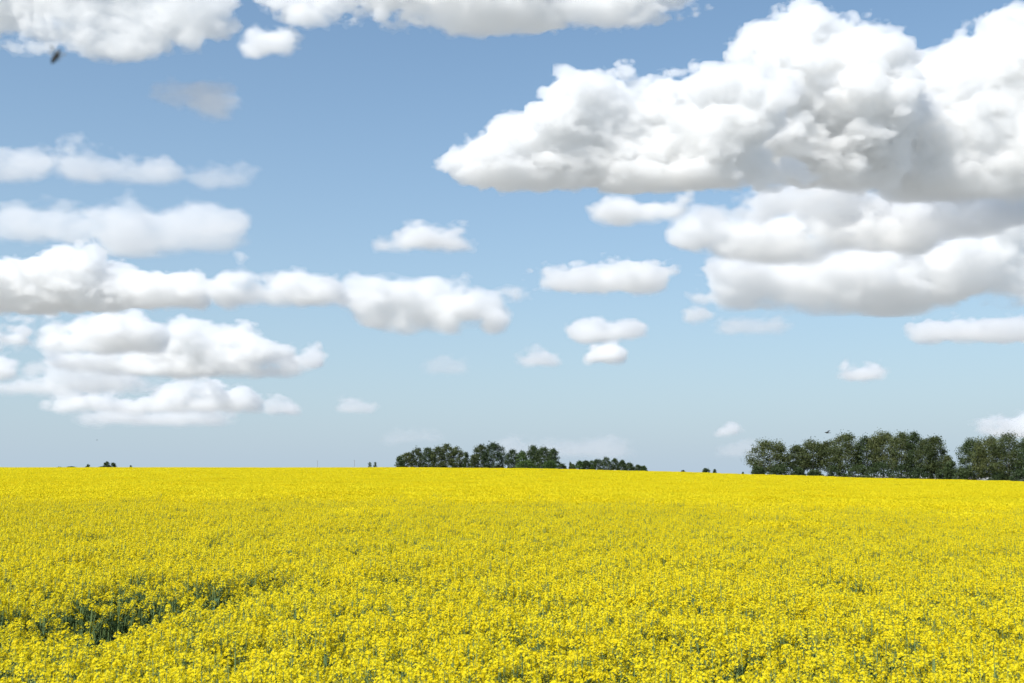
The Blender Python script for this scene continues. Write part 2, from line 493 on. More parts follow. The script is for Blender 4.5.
def make_clouds():
    # the large cumulus at the right
    cloud("huge bright cumulus with a long flat grey base and stepped left flank", 200,
          [(478, 170, 26, 18), (500, 166, 34, 26), (525, 158, 44, 32), (560, 150, 50, 40), (580, 106, 34, 36), (625, 112, 46, 40), (660, 112, 40, 40), (630, 150, 70, 46),
           (700, 112, 46, 38), (700, 145, 70, 48), (745, 120, 40, 46), (760, 165, 50, 28), (610, 136, 60, 34), (685, 134, 60, 36), (728, 98, 32, 28)], depth=0.75, seed=1, dens=.8, rough=.9)
    cloud("tall grey-white cumulus tower heaped highest over the right side", 196,
          [(775, 60, 42, 34), (800, 40, 45, 32), (840, 56, 44, 38), (815, 28, 26, 16), (790, 100, 60, 46), (850, 110, 70, 50),
           (870, 80, 40, 44), (800, 150, 60, 36), (860, 160, 60, 34)], depth=0.9, seed=2, dist=4400, dens=.8)
    cloud("broad shaded cumulus rising at the right edge beside the cumulus tower", 205,
          [(920, 84, 46, 36), (960, 105, 50, 40), (962, 72, 46, 44), (1005, 65, 50, 46), (1050, 70, 50, 55), (985, 95, 46, 36), (1010, 110, 46, 40), (900, 130, 60, 45), (960, 140, 60, 50),
           (1030, 150, 70, 50), (1090, 110, 60, 70), (970, 185, 80, 24), (905, 160, 60, 40)], depth=0.9, seed=3, dist=4700, dens=.7, rough=.8)
    cloud("thin white shred hanging just under the flat grey base of the huge cumulus", 219,
          [(615, 212, 24, 7), (645, 210, 26, 7), (675, 208, 16, 6)], depth=0.8, seed=4, step=1.2, dens=0.7, dist=3400, flat=False)
    cloud("wide low cumulus bank with a rounded bright crown, below the shaded cumulus", 262,
          [(730, 232, 40, 22), (775, 238, 50, 24), (820, 232, 60, 28), (870, 235, 60, 26), (905, 232, 40, 30), (800, 210, 18, 15), (760, 222, 17, 14), (845, 216, 16, 13), (905, 218, 18, 17), (880, 222, 16, 13), (720, 228, 14, 12),
           (800, 252, 30, 12), (745, 244, 26, 14)], depth=0.6, seed=5, dist=5600, dens=.55, flat=False, rough=.72, soft=True)
    cloud("thin grey-white veil of cloud filling the gap under the cumulus tower at right", 232,
          [(730, 215, 34, 14), (790, 205, 50, 12), (860, 212, 50, 13), (930, 215, 50, 16), (990, 205, 50, 22), (1045, 205, 50, 24), (765, 262, 46, 12), (850, 266, 56, 13), (915, 258, 40, 13), (965, 240, 36, 16)], depth=0.8, seed=45, dist=5250, dens=.34, flat=False)
    cloud("long layered cloud bank with streaked grey underside, lowest of the right-hand pile", 312,
          [(745, 280, 30, 26), (790, 285, 50, 26), (850, 288, 60, 24), (910, 280, 60, 30), (960, 285, 50, 30), (1010, 275, 50, 36),
           (1060, 270, 60, 40), (740, 300, 24, 10), (880, 300, 70, 12), (960, 262, 30, 20), (1000, 240, 40, 30), (1050, 225, 50, 40), (735, 268, 17, 15), (760, 272, 15, 13), (800, 270, 17, 14), (835, 276, 16, 13), (880, 268, 18, 16), (915, 262, 18, 16), (945, 268, 17, 14), (980, 258, 18, 16), (1012, 250, 18, 17), (770, 300, 15, 9), (820, 302, 16, 8), (885, 297, 30, 14), (865, 300, 20, 10)],
          depth=0.6, seed=6, dist=7000, dens=.5, flat=False, rough=1.1, soft=True)
    cloud("flat pale cloud by itself at the right edge under the layered bank", 342,
          [(930, 335, 18, 7), (960, 332, 34, 10), (1000, 334, 40, 10), (1040, 336, 40, 11)], depth=0.9, seed=7, step=1.3, dens=0.7)
    # across the top
    cloud("grey-bottomed cloud filling the top left corner, cut by the top of the view", 58,
          [(-60, 5, 70, 52), (10, 0, 70, 54), (70, 0, 60, 52), (120, 5, 50, 48), (175, -5, 46, 48), (110, -50, 110, 60), (128, 46, 28, 20), (180, 18, 40, 30), (85, 30, 40, 28), (40, 28, 40, 26), (205, 22, 20, 24), (0, -50, 110, 60)],
          depth=0.42, seed=8, dist=2700, flat=False, rough=.5, dens=.6)
    cloud("long white cloud along the top of the view with a ragged sagging underside", 34,
          [(270, -10, 36, 24), (310, -5, 44, 34), (360, -8, 50, 32), (420, -10, 50, 36), (470, 5, 40, 38), (495, 15, 26, 26), (530, -10, 50, 36),
           (590, -8, 50, 34), (630, -8, 40, 34), (655, -18, 32, 28), (450, -50, 150, 50), (580, -50, 80, 44)],
          depth=0.42, seed=9, dist=2500, flat=False, rough=.9, dens=.6)
    cloud("small white puff between the two clouds along the top", 54,
          [(255, 46, 13, 7), (272, 46, 18, 8), (286, 43, 7, 4)], seed=10, step=1.1, dens=0.5, flat=False)
    cloud("faint ragged puff alone below the grey corner cloud", 120,
          [(180, 98, 14, 9), (200, 98, 20, 11), (212, 106, 16, 12), (222, 100, 10, 8)], seed=11, step=1.2, dens=0.2, flat=False)
    # left rows
    cloud("soft thin cloud at the left edge, level with the two faint puffs beside it", 179,
          [(-20, 165, 30, 14), (15, 166, 26, 13), (36, 165, 14, 11)], seed=12, step=1.3, dens=0.16, flat=False)
    cloud("soft thin bar of cloud with a humped top, middle of the faint upper left row", 180,
          [(75, 168, 18, 11), (98, 165, 26, 14), (130, 171, 26, 9), (165, 172, 22, 8)], seed=13, step=1.3, dens=0.18, flat=False)
    cloud("small faint puff ending the upper left row of thin clouds", 186,
          [(205, 178, 14, 8), (222, 175, 20, 9), (238, 180, 10, 5)], seed=14, step=1.2, dens=0.14, flat=False)
    cloud("long soft grey-white bar of cloud drooping in the middle above the left cumulus row", 252,
          [(-10, 228, 50, 16), (40, 226, 46, 15), (90, 228, 46, 16), (140, 234, 46, 22), (130, 252, 26, 10), (185, 236, 46, 17), (222, 236, 24, 16)],
          seed=15, step=1.5, dens=0.2, flat=False, rough=.7, depth=0.9)
    cloud("bright cumulus peaked like a dome at the left end of the long middle row", 312,
          [(-20, 288, 40, 20), (20, 286, 40, 22), (65, 286, 34, 22), (82, 266, 19, 18), (60, 275, 16, 15), (106, 275, 17, 15), (38, 280, 13, 11), (135, 280, 13, 11), (165, 283, 12, 10), (110, 288, 40, 20), (150, 288, 40, 20), (190, 292, 26, 16), (60, 305, 60, 12)],
          seed=16, step=1.5)
    cloud("white cumulus with two round heads in the middle of the long middle row", 307,
          [(226, 284, 14, 13), (245, 282, 12, 10), (240, 294, 26, 12), (266, 292, 22, 12), (288, 283, 13, 10), (306, 283, 14, 11), (300, 294, 30, 12), (328, 290, 18, 12), (340, 296, 12, 9)], seed=17, step=1.3, rough=.75, dens=.8)
    cloud("ragged white cumulus with a bright round lobe low on its right end", 332,
          [(362, 298, 14, 12), (380, 296, 14, 13), (402, 296, 14, 12), (420, 300, 16, 13), (440, 294, 14, 12), (458, 288, 13, 11), (474, 296, 14, 12), (492, 306, 12, 10), (494, 323, 17, 13),
           (470, 312, 16, 10), (430, 314, 20, 10), (385, 316, 18, 7), (405, 322, 12, 5), (448, 326, 10, 5), (515, 296, 9, 4), (350, 294, 12, 9), (372, 305, 16, 10), (415, 308, 18, 10)],
          seed=18, step=1.2, dens=.7, flat=False, rough=.75)
    cloud("white cumulus at the left edge tucked under the domed cumulus", 352,
          [(-20, 334, 36, 18), (20, 332, 34, 14), (18, 323, 14, 12), (60, 334, 34, 13), (55, 325, 13, 10), (80, 329, 11, 9), (95, 338, 36, 14), (135, 338, 28, 13), (112, 331, 11, 9), (142, 330, 11, 8), (110, 346, 50, 9)], seed=19, step=1.3, soft=True, rough=.95, dens=.85)
    cloud("broad cumulus with a long flat base stretching right under the left rows", 377,
          [(110, 362, 40, 8), (160, 358, 34, 13), (150, 348, 11, 9), (180, 345, 12, 10), (200, 340, 13, 11), (222, 344, 12, 10), (238, 342, 13, 11), (200, 354, 30, 15), (235, 354, 34, 15), (265, 361, 30, 12), (262, 351, 11, 8), (284, 362, 10, 8), (210, 368, 80, 9)], seed=20, step=1.3, soft=True, rough=1.0, dens=.85)
    cloud("small round white puff at the right tip of the broad flat based cumulus", 368, [(306, 361, 9, 6), (315, 360, 9, 7)], seed=21, step=1.0, dens=0.5)
    cloud("small white cloud cut by the left edge below the cumulus rows", 380, [(-8, 368, 16, 12), (4, 368, 10, 10)], seed=22, step=1.1, dens=0.8)
    cloud("tiny round puff beside the cloud cut by the left edge", 374, [(38, 366, 12, 7)], seed=23, step=1.0, dens=0.3)
    cloud("thin pale cloud strip lying behind the lowest cumulus at left", 394,
          [(20, 386, 34, 7), (70, 380, 40, 8), (115, 378, 34, 9), (150, 384, 24, 7)], seed=24, step=1.2, dens=0.4)
    cloud("low white cumulus with a bright humped head nearest the horizon at left", 412,
          [(70, 406, 22, 6), (110, 402, 30, 10), (150, 400, 30, 12), (172, 392, 20, 11), (195, 403, 24, 8), (225, 410, 24, 4)], seed=25, step=1.1, dens=.8, rough=1.4)
    cloud("faint flat streak of cloud under the lowest cumulus at left", 425,
          [(120, 420, 40, 5), (170, 421, 40, 5), (210, 420, 20, 5)], seed=26, step=1.0, dens=0.35)
    cloud("tiny flat puff right of the lowest cumulus at left", 415, [(274, 411, 12, 4), (287, 411, 9, 3)], seed=27, step=0.8, dens=0.45)
    cloud("tiny faint double puff low in the sky above the horizon left of the tree groves", 414, [(345, 407, 10, 5), (360, 410, 10, 4)], seed=28, step=0.8, dens=0.28)
    # middle
    cloud("small flat based cumulus alone in the open middle sky", 251,
          [(395, 246, 16, 6), (420, 242, 20, 9), (440, 240, 15, 9), (455, 234, 8, 8), (440, 247, 28, 4)], seed=29, step=1.1, dens=0.7)
    cloud("wide lumpy white puff in the middle sky below the huge cumulus", 293,
          [(562, 280, 20, 12), (590, 281, 26, 12), (612, 276, 24, 12), (640, 280, 22, 12), (655, 275, 12, 10)], seed=30, step=1.1, dens=0.7)
    cloud("pale ragged puff just above the tiny bright oval one", 341,
          [(585, 333, 14, 4.5), (608, 333, 20, 4), (628, 332, 12, 5), (594, 329, 7, 4)], seed=31, step=.9, dens=0.6)
    cloud("tiny bright oval puff just right of centre", 363, [(600, 358, 12, 4), (611, 357, 12, 4.5)], seed=32, step=0.9, dens=1.2)
    cloud("tiny faint wisp left of the tiny bright oval puff", 366, [(530, 362, 12, 5), (545, 360, 10, 5)], seed=33, step=0.9, dens=0.45)
    cloud("faintest small wisp below the ragged cumulus with the round lobe", 373, [(440, 369, 12, 4), (456, 367, 11, 4)], seed=34, step=0.9, dens=0.1)
    cloud("small faint wisp left of the layered cloud bank", 322, [(692, 318, 8, 4), (704, 315, 9, 6)], seed=35, step=0.9, dens=0.35)
    cloud("small faint double wisp under the layered cloud bank", 334, [(735, 331, 16, 3), (752, 328, 12, 6), (778, 328, 10, 5)], seed=36, step=0.9, dens=0.2)
    cloud("small bright flat puff in the clear sky above the right grove", 381, [(856, 377, 11, 5), (868, 376, 12, 6)], seed=37, step=0.8, dens=0.8)
    cloud("tiny round puff low in the sky left of the right grove", 439, [(727, 434, 9, 5), (735, 434, 7, 5)], seed=38, step=0.7, dens=0.55)
    cloud("pinkish white cloud low behind the trees at the right edge", 437,
          [(1000, 431, 14, 7), (1016, 428, 18, 8), (1040, 428, 24, 10)], seed=39, step=0.8, dens=0.7)
    cloud("faint streak on the horizon beside the right grove", 456, [(733, 453, 14, 4), (748, 451, 8, 4)], seed=40, step=0.7, dens=0.1, dist=28000)
    cloud("thin pale streak low over the middle grove of trees", 458,
          [(520, 451, 20, 4), (575, 455, 34, 4), (605, 452, 26, 4)], seed=41, step=0.8, dens=0.09, dist=28000)
    cloud("faint thin streak low over the left end of the middle grove", 443, [(400, 440, 14, 3), (425, 440, 16, 3)], seed=42, step=0.7, dens=0.07)

make_clouds()
#@@REST@@

# ---------------------------------------------------------------- canola crop
class MB:
    """Collects quads and triangles with material slots."""
    def __init__(self):
        self.v, self.q, self.t, self.qm, self.tm = [], [], [], [], []
    def quad(self, a, b, c, d, m=0):
        n = len(self.v); self.v += [a, b, c, d]; self.q.append((n, n + 1, n + 2, n + 3)); self.qm.append(m)
    def tube(self, pts, radii, sides=4, m=0):
        rings = []
        for i, (p, r) in enumerate(zip(pts, radii)):
            p = Vector(p)
            a = Vector(pts[max(i - 1, 0)]); b = Vector(pts[min(i + 1, len(pts) - 1)])
            d = (b - a).normalized()
            u = d.orthogonal().normalized(); w = d.cross(u)
            n = len(self.v)
            for k in range(sides):
                t = 2 * math.pi * k / sides
                self.v.append(tuple(p + r * (math.cos(t) * u + math.sin(t) * w)))
            rings.append(n)
        for a, b in zip(rings, rings[1:]):
            for k in range(sides):
                k2 = (k + 1) % sides
                self.q.append((a + k, a + k2, b + k2, b + k)); self.qm.append(m)
        n = rings[-1]
        self.q.append((n, n + 1, n + 2, n + 3) if sides == 4 else (n, n + 1, n + 2, n + 2 + (sides > 3))); self.qm.append(m)
    def mesh(self, name, mats, smooth=False):
        me = mesh_from(name, self.v, quads=self.q if self.q else None, tris=self.t if self.t else None, smooth=smooth)
        for m in mats: me.materials.append(m)
        me.polygons.foreach_set("material_index", np.array(self.qm + self.tm, np.int32))
        return me

MATS_PLANT = [M_PETAL, M_BUD, M_STEM, M_BLADE]

def flower(mb, c, up, size, rr):
    """Four petals in a cross, slightly cupped."""
    u = up.orthogonal().normalized(); w = up.cross(u)
    a0 = rr.uniform(0, 1.57)
    for k in range(4):
        a = a0 + k * math.pi / 2 + rr.uniform(-.15, .15)
        d = math.cos(a) * u + math.sin(a) * w
        s = up.cross(d)
        tip = c + d * size + up * size * rr.uniform(.1, .5)
        mid = c + d * size * .55 + up * size * .12
        mb.quad(tuple(c), tuple(mid - s * size * .42), tuple(tip), tuple(mid + s * size * .42), 0)

def raceme(mb, base, top, rr, flowers, rad):
    """A flowering branch tip: buds at the very top, open flowers round and below it."""
    ax = (top - base).normalized()
    mb.tube([base, top], [.003, .0015], 3, 2)
    for _ in range(4):
        c = top + ax * rr.uniform(-.004, .012) + rvec(rr) * .006
        n = rvec(rr); u = n.orthogonal().normalized() * .005; w = n.cross(u)
        mb.quad(tuple(c - u), tuple(c - w), tuple(c + u), tuple(c + w), 1)
    for i in range(flowers):
        h = rr.random() ** 1.3
        a = rr.uniform(0, 6.283)
        u = ax.orthogonal().normalized(); w = ax.cross(u)
        out = math.cos(a) * u + math.sin(a) * w
        r = rad * (.35 + .75 * math.sqrt(h)) * rr.uniform(.8, 1.1)
        c = top - ax * (h * rad * 1.9) + out * r
        flower(mb, c, (ax * rr.uniform(.5, 1.1) + out * rr.uniform(.3, 1) + rvec(rr) * .3).normalized(), rr.uniform(.0078, .0108), rr)

def plant_mesh(seed, flowering=1.0):
    rr = random.Random(seed)
    mb = MB()
    H = rr.uniform(1.08, 1.26) if flowering > .3 else rr.uniform(.75, .98)
    lean = Vector((rr.uniform(-.06, .06), rr.uniform(-.06, .06), 0))
    top = Vector((0, 0, H)) + lean
    mb.tube([(0, 0, 0), tuple(lean * .4 + Vector((0, 0, H * .5))), tuple(top - Vector((0, 0, .05)))], [.008, .006, .003], 4, 2)
    nb = rr.randint(4, 6)
    ends = [(top - Vector((0, 0, .06)), top)]
    for b in range(nb):
        a = b * 2.4 + rr.uniform(-.4, .4)
        z0 = H * rr.uniform(.55, .8)
        out = Vector((math.cos(a), math.sin(a), 0)) * rr.uniform(.07, .17)
        zt = H - rr.uniform(.0, .14)
        p0 = lean * (z0 / H) + Vector((0, 0, z0))
        p2 = lean + out + Vector((0, 0, zt))
        p1 = p0 * .45 + p2 * .55 + out * .25 - Vector((0, 0, .02))
        mb.tube([p0, p1, p2 - Vector((0, 0, .05))], [.004, .003, .002], 3, 2)
        ends.append((p2 - Vector((0, 0, .06)), p2))
    for b, t in ends:
        if rr.random() < flowering:
            raceme(mb, b, t, rr, rr.randint(24, 36), rr.uniform(.028, .041))
        else:
            mb.tube([b, t], [.003, .002], 3, 2)
        for _ in range(3):                      # young pods standing off below the flowers
            d = (rvec(rr) + Vector((0, 0, .6))).normalized() * rr.uniform(.03, .05)
            p = b - Vector((0, 0, rr.uniform(0, .07)))
            mb.tube([p, p + d], [.0016, .0012], 3, 2)
    for _ in range(9 if flowering > .3 else 13):
        z = H * rr.uniform(.25, .82); a = rr.uniform(0, 6.283)
        d = Vector((math.cos(a), math.sin(a), rr.uniform(.0, .8))).normalized()
        s = d.cross(Vector((0, 0, 1))).normalized()
        L = rr.uniform(.08, .17) * (1.25 - .5 * z / H); W = L * rr.uniform(.16, .26)
        p = lean * (z / H) + Vector((0, 0, z)) + d * .02
        m1 = p + d * L * .5 + Vector((0, 0, .01)); e = p + d * L - Vector((0, 0, L * rr.uniform(.1, .5)))
        mb.quad(tuple(p), tuple(m1 - s * W), tuple(e), tuple(m1 + s * W), 3)
    return mb.mesh("canola_plant", MATS_PLANT)

def patch_mesh(seed, size, heads, face, per_head):
    """A square of distant crop: many small flower heads on green stems."""
    rng = np.random.default_rng(seed)
    n = heads
    c = np.stack([rng.uniform(-size / 2, size / 2, n), rng.uniform(-size / 2, size / 2, n), 1.2 - np.abs(rng.normal(0, .11, n))], 1)
    V, mi = [], []
    for _ in range(per_head):
        p = c + rng.normal(0, .022, (n, 3))
        nrm = rng.normal(0, 1, (n, 3)) + np.array([0, 0, .6]); nrm /= np.linalg.norm(nrm, axis=1)[:, None]
        a = np.cross(nrm, rng.normal(0, 1, (n, 3))); a /= np.linalg.norm(a, axis=1)[:, None]
        b = np.cross(nrm, a)
        r = face * rng.uniform(.7, 1.2, n)[:, None]
        V.append(np.stack([p - a * r, p - b * r * .8, p + a * r, p + b * r * .8], 1)); mi.append(np.zeros(n, np.int32))
    m = n // 2                                   # stems and leaves under the heads
    p = c[:m] - np.array([0, 0, .1]); a = rng.normal(0, .03, (m, 3)); a[:, 2] = 0
    low = p - np.array([0, 0, .45])
    V.append(np.stack([low - a, low + a, p + a, p - a], 1)); mi.append(np.full(m, 3, np.int32))
    V = np.concatenate(V); k = len(V)
    me = mesh_from("canola_patch", V.reshape(-1, 3), quads=np.arange(k * 4).reshape(-1, 4))
    for mm in MATS_PLANT: me.materials.append(mm)
    me.polygons.foreach_set("material_index", np.concatenate(mi))
    return me

def make_canola():
    rng = np.random.default_rng(5)
    protos = [plant_mesh(100 + i, 1.0) for i in range(7)] + [plant_mesh(200 + i, .45) for i in range(2)] + [plant_mesh(300 + i, .08) for i in range(3)]
    N_FL, N_SP, N_GR = 7, 2, 3
    protos += [patch_mesh(400 + i, 2.0, 420, .024, 6) for i in range(3)] + [patch_mesh(420 + i, 2.0, 300, .022, 5) for i in range(2)]
    P0 = N_FL + N_SP + N_GR
    pts, rot, scl, var = [], [], [], []
    # near crop: single plants
    def wedge(d0, d1, per_m2):
        w = 0.56 * d1 + 3.5
        n = int((d1 - d0) * 2 * w * per_m2)
        y = rng.uniform(d0, d1, n); x = rng.uniform(-w, w, n)
        ok = np.abs(x) < 0.56 * y + 3.5
        return x[ok], y[ok]
    def gap(x, y):
        """Thin spots in the crop: weak, short, hardly flowering plants."""
        g = np.zeros_like(x)
        for (px, py, sx, sy, k) in ((145, 602, .95, 1.4, 1.3), (100, 618, .85, .9, 1.25), (215, 594, .7, 1.0, 1.0), (20, 640, .7, .45, 1.15), (80, 630, .55, .45, 1.1), (270, 588, .5, .8, .7),
                                    (735, 655, .3, .3, .8), (790, 662, .22, .25, .7), (290, 668, .3, .3, .6), (665, 640, .25, .25, .6), (900, 668, .3, .25, .55), (560, 672, .25, .25, .5), (420, 660, .2, .2, .5), (265, 592, .3, .5, .5),
                                    (425, 545, 1.8, 1.3, .35), (850, 587, .8, .6, .35), (210, 498, 7, 5, .32), (920, 505, 8, 4, .28), (0, 610, .4, .3, .6)):
            dist = 1.3 * F_PX / (py - HORIZON)
            cx = (px - 512) / F_PX * dist
            g = np.maximum(g, k * np.exp(-((x - cx) / sx) ** 2 - ((y - dist) / sy) ** 2))
        return g
    def field(x, y, sc, seed):
        """Soft random field over the crop for height and vigour."""
        r = np.random.default_rng(seed); z = np.zeros_like(x)
        for i in range(10):
            a = r.uniform(0, 6.28); f = 2 * math.pi / (sc * r.uniform(.5, 1.8))
            z += np.sin(x * f * math.cos(a) + y * f * math.sin(a) + r.uniform(0, 6.28))
        return z / 2.24
    for d0, d1, den in ((2.2, 9, 54), (9, 16, 52), (16, 28, 44), (28, 46, 32)):
        x, y = wedge(d0, d1, den)
        g = gap(x, y)
        vig = field(x, y, 3.0, 1) + .8 * field(x, y, .9, 2)
        r = rng.random(len(x))
        v = rng.integers(0, N_FL, len(x))
        weak = r < np.clip(.05 + .05 * (vig < -.8) + .22 * (vig < -1.5), 0, 1)
        v = np.where(weak, N_FL + rng.integers(0, N_SP, len(x)), v)
        v = np.where(rng.random(len(x)) < g * 1.05, N_FL + N_SP + rng.integers(0, N_GR, len(x)), v)
        keep = (rng.random(len(x)) > g * .6) & (rng.random(len(x)) < np.clip((46 - y) / 14, .15, 1))
        z = ground_z(x, y)
        h = 1 + .022 * vig + rng.normal(0, .035, len(x)) - .2 * g
        s = np.stack([np.ones_like(h) * rng.uniform(.9, 1.15, len(h)), np.ones_like(h), h], 1)
        s[:, 1] = s[:, 0]
        for L, a in ((pts, np.stack([x, y, z], 1)), (rot, rng.uniform(0, 6.283, len(x))), (scl, s), (var, v)):
            L.append(a[keep])
    # far crop: patches, wider with distance
    for d0, d1, size in ((24, 42, 1.7), (42, 110, 1.7), (110, 260, 3.0), (260, 560, 5.0)):
        ys = np.arange(d0, d1, size * .8)
        for y0 in ys:
            w = .60 * y0 + 6
            xs = np.arange(-w, w, size * .8) + rng.uniform(0, size)
            x = xs + rng.uniform(-.3, .3, len(xs)) * size; y = y0 + rng.uniform(-.3, .3, len(xs)) * size
            u = x / y
            ok = (y < edge_dist(u)) & (rng.random(len(x)) < np.clip((y - 22) / 20, 0, 1) ** 1.3)
            x, y = x[ok], y[ok]
            n = len(x)
            if n == 0: continue
            k = size / 1.7
            vig = .8 * field(x, y * 1.0, 9.0, 3) + .9 * field(x * .25, y, 22.0, 4)
            h = 1 + .03 * vig + rng.normal(0, .02, n)
            pts.append(np.stack([x, y, ground_z(x, y)], 1)); rot.append(rng.integers(0, 4, n) * math.pi / 2 + rng.normal(0, .2, n))
            scl.append(np.stack([np.full(n, k), np.full(n, k), h], 1)); var.append(np.where(vig + rng.normal(0, .5, n) < -1.3, P0 + 3 + rng.integers(0, 2, n), P0 + rng.integers(0, 3, n)))
    pts = np.concatenate(pts); rot = np.concatenate(rot); scl = np.concatenate(scl); var = np.concatenate(var)
    print("canola points", len(pts))
    me = bpy.data.meshes.new("flowering_vegetation")
    me.vertices.add(len(pts)); me.vertices.foreach_set("co", pts.astype(np.float32).ravel())
    a = me.attributes.new("turn", 'FLOAT', 'POINT'); a.data.foreach_set("value", rot.astype(np.float32))
    a = me.attributes.new("size", 'FLOAT_VECTOR', 'POINT'); a.data.foreach_set("vector", scl.astype(np.float32).ravel())
    a = me.attributes.new("variant", 'INT', 'POINT'); a.data.foreach_set("value", var.astype(np.int32))
    o = bpy.data.objects.new("flowering_vegetation", me); C.link(o)
    tag(o, "dense field of yellow canola in full bloom, thin green spots near the front", None, None, "stuff")
    ng = bpy.data.node_groups.new("scatter_canola", 'GeometryNodeTree')
    ng.interface.new_socket("Geometry", in_out='INPUT', socket_type='NodeSocketGeometry')
    ng.interface.new_socket("Geometry", in_out='OUTPUT', socket_type='NodeSocketGeometry')
    N = ng.nodes
    gi = N.new("NodeGroupInput"); go = N.new("NodeGroupOutput")
    g2i = N.new("GeometryNodeGeometryToInstance")
    objs = []
    for p in protos:
        po = bpy.data.objects.new("canola_plant", p); objs.append(po)
    for po in reversed(objs):                                # multi-input sockets list the last link first
        oi = N.new("GeometryNodeObjectInfo"); oi.inputs["Object"].default_value = po
        ng.links.new(oi.outputs["Geometry"], g2i.inputs[0])
    ip = N.new("GeometryNodeInstanceOnPoints")
    def attr(nm, t):
        n = N.new("GeometryNodeInputNamedAttribute"); n.data_type = t; n.inputs["Name"].default_value = nm
        return n.outputs["Attribute"]
    ng.links.new(gi.outputs[0], ip.inputs["Points"])
    ng.links.new(g2i.outputs[0], ip.inputs["Instance"])
    ip.inputs["Pick Instance"].default_value = True
    ng.links.new(attr("variant", 'INT'), ip.inputs["Instance Index"])
    cx = N.new("ShaderNodeCombineXYZ"); ng.links.new(attr("turn", 'FLOAT'), cx.inputs[2])
    er = N.new("FunctionNodeEulerToRotation"); ng.links.new(cx.outputs[0], er.inputs[0])
    ng.links.new(er.outputs[0], ip.inputs["Rotation"])
    ng.links.new(attr("size", 'FLOAT_VECTOR'), ip.inputs["Scale"])
    ng.links.new(ip.outputs[0], go.inputs[0])
    md = o.modifiers.new("scatter", 'NODES'); md.node_group = ng

make_canola()


# ---------------------------------------------------------------- trees
def trunk_mesh(rr, H, r0, width, lean, limbs):
    mb = MB()
    top = Vector((lean * H, rr.uniform(-.03, .03) * H, H * .86))
    pts, rad = [], []
    for i in range(7):
        t = i / 6
        pts.append(Vector((top.x * t + rr.uniform(-.012, .012) * H * (0 < i), top.y * t + rr.uniform(-.012, .012) * H * (0 < i), -.4 + (top.z + .4) * t)))
        rad.append(r0 * (1.25 if i == 0 else 1) * (1 - .85 * t))
    mb.tube(pts, rad, 6)
    ends = []
    for i in range(limbs):
        t = .18 + .62 * i / max(limbs - 1, 1) + rr.uniform(-.04, .04)
        k = min(int(t * 6), 5); f = t * 6 - k
        p = pts[k].lerp(pts[k + 1], f); r = rad[k] * (1 - f) + rad[k + 1] * f
        a = i * 2.4 + rr.uniform(-.5, .5)
        L = width * .5 * rr.uniform(.6, .95) * (1.1 - .5 * t)
        d = Vector((math.cos(a), math.sin(a), 0))
        q = p + d * L * .5 + Vector((0, 0, L * rr.uniform(.25, .5)))
        e = p + d * L + Vector((0, 0, L * rr.uniform(.6, 1.2)))
        mb.tube([p, q, e], [r * .55, r * .35, r * .1], 4)
        ends.append(e)
    return mb, pts, ends

def crown_mesh(seed, H, width, low, shape, pts, ends, leaves, leaf, gappy):
    """Leaf sprays gathered in clumps through the crown's volume."""
    rng = np.random.default_rng(seed)
    top = pts[-1]
    clumps = []
    ncl = int(130 * (1.0 - .4 * gappy)); leaves = int(leaves * 2.6); leaf = leaf * .72
    tries = 0
    while len(clumps) < ncl and tries < 4000:
        tries += 1
        t = rng.uniform(0, 1)
        if shape == 'tall': prof = (math.sin(math.pi * min(1, (t * .82 + .16))) ** .7)
        elif shape == 'cone': prof = max(.05, 1.05 - t) * min(1, t * 8 + .4)
        elif shape == 'dome': prof = math.sqrt(max(0, 1 - t ** 2.6)) * min(1, .75 + t)
        else: prof = (max(0, 1 - (2 * t - .9) ** 2 / 1.25)) ** .55
        a = rng.uniform(0, 6.283); r = math.sqrt(rng.uniform(.10, 1)) * prof * width / 2
        if r < .35 * prof * width / 2 and rng.random() < .5: continue
        z = low * H + t * (H * .97 - low * H)
        zf = min(max(z / max(top.z, .1), 0), 1)
        clumps.append((top.x * zf + r * math.cos(a), top.y * zf + r * math.sin(a), z))
    for e in ends:
        if e.z > low * H * .8: clumps.append(tuple(e))
    cl = np.array(clumps)
    rad = rng.uniform(.65, 1.25, len(cl)) * (.085 * H + .11 * width) * .60
    per = int(leaves / len(cl))
    i = np.repeat(np.arange(len(cl)), per)
    d = rng.normal(0, 1, (len(i), 3)); d /= np.linalg.norm(d, axis=1)[:, None]
    rr_ = rng.random(len(i)) ** .45 * np.where(rng.random(len(i)) < .2, 1.7, 1)
    p = cl[i] + d * (rr_ * rad[i])[:, None] * np.array([1.1, 1.1, .85])
    p = p[p[:, 2] > .05]
    n = len(p)
    nrm = rng.normal(0, 1, (n, 3)) + np.array([0, 0, .5]); nrm /= np.linalg.norm(nrm, axis=1)[:, None]
    a = np.cross(nrm, rng.normal(0, 1, (n, 3))); a /= np.linalg.norm(a, axis=1)[:, None]
    b = np.cross(nrm, a)
    L = (leaf * rng.uniform(.6, 1.35, n))[:, None]
    V = np.stack([p - a * L, p - b * L * .55, p + a * L, p + b * L * .55], 1).reshape(-1, 3)
    return mesh_from("crown", V, quads=np.arange(n * 4).reshape(-1, 4))

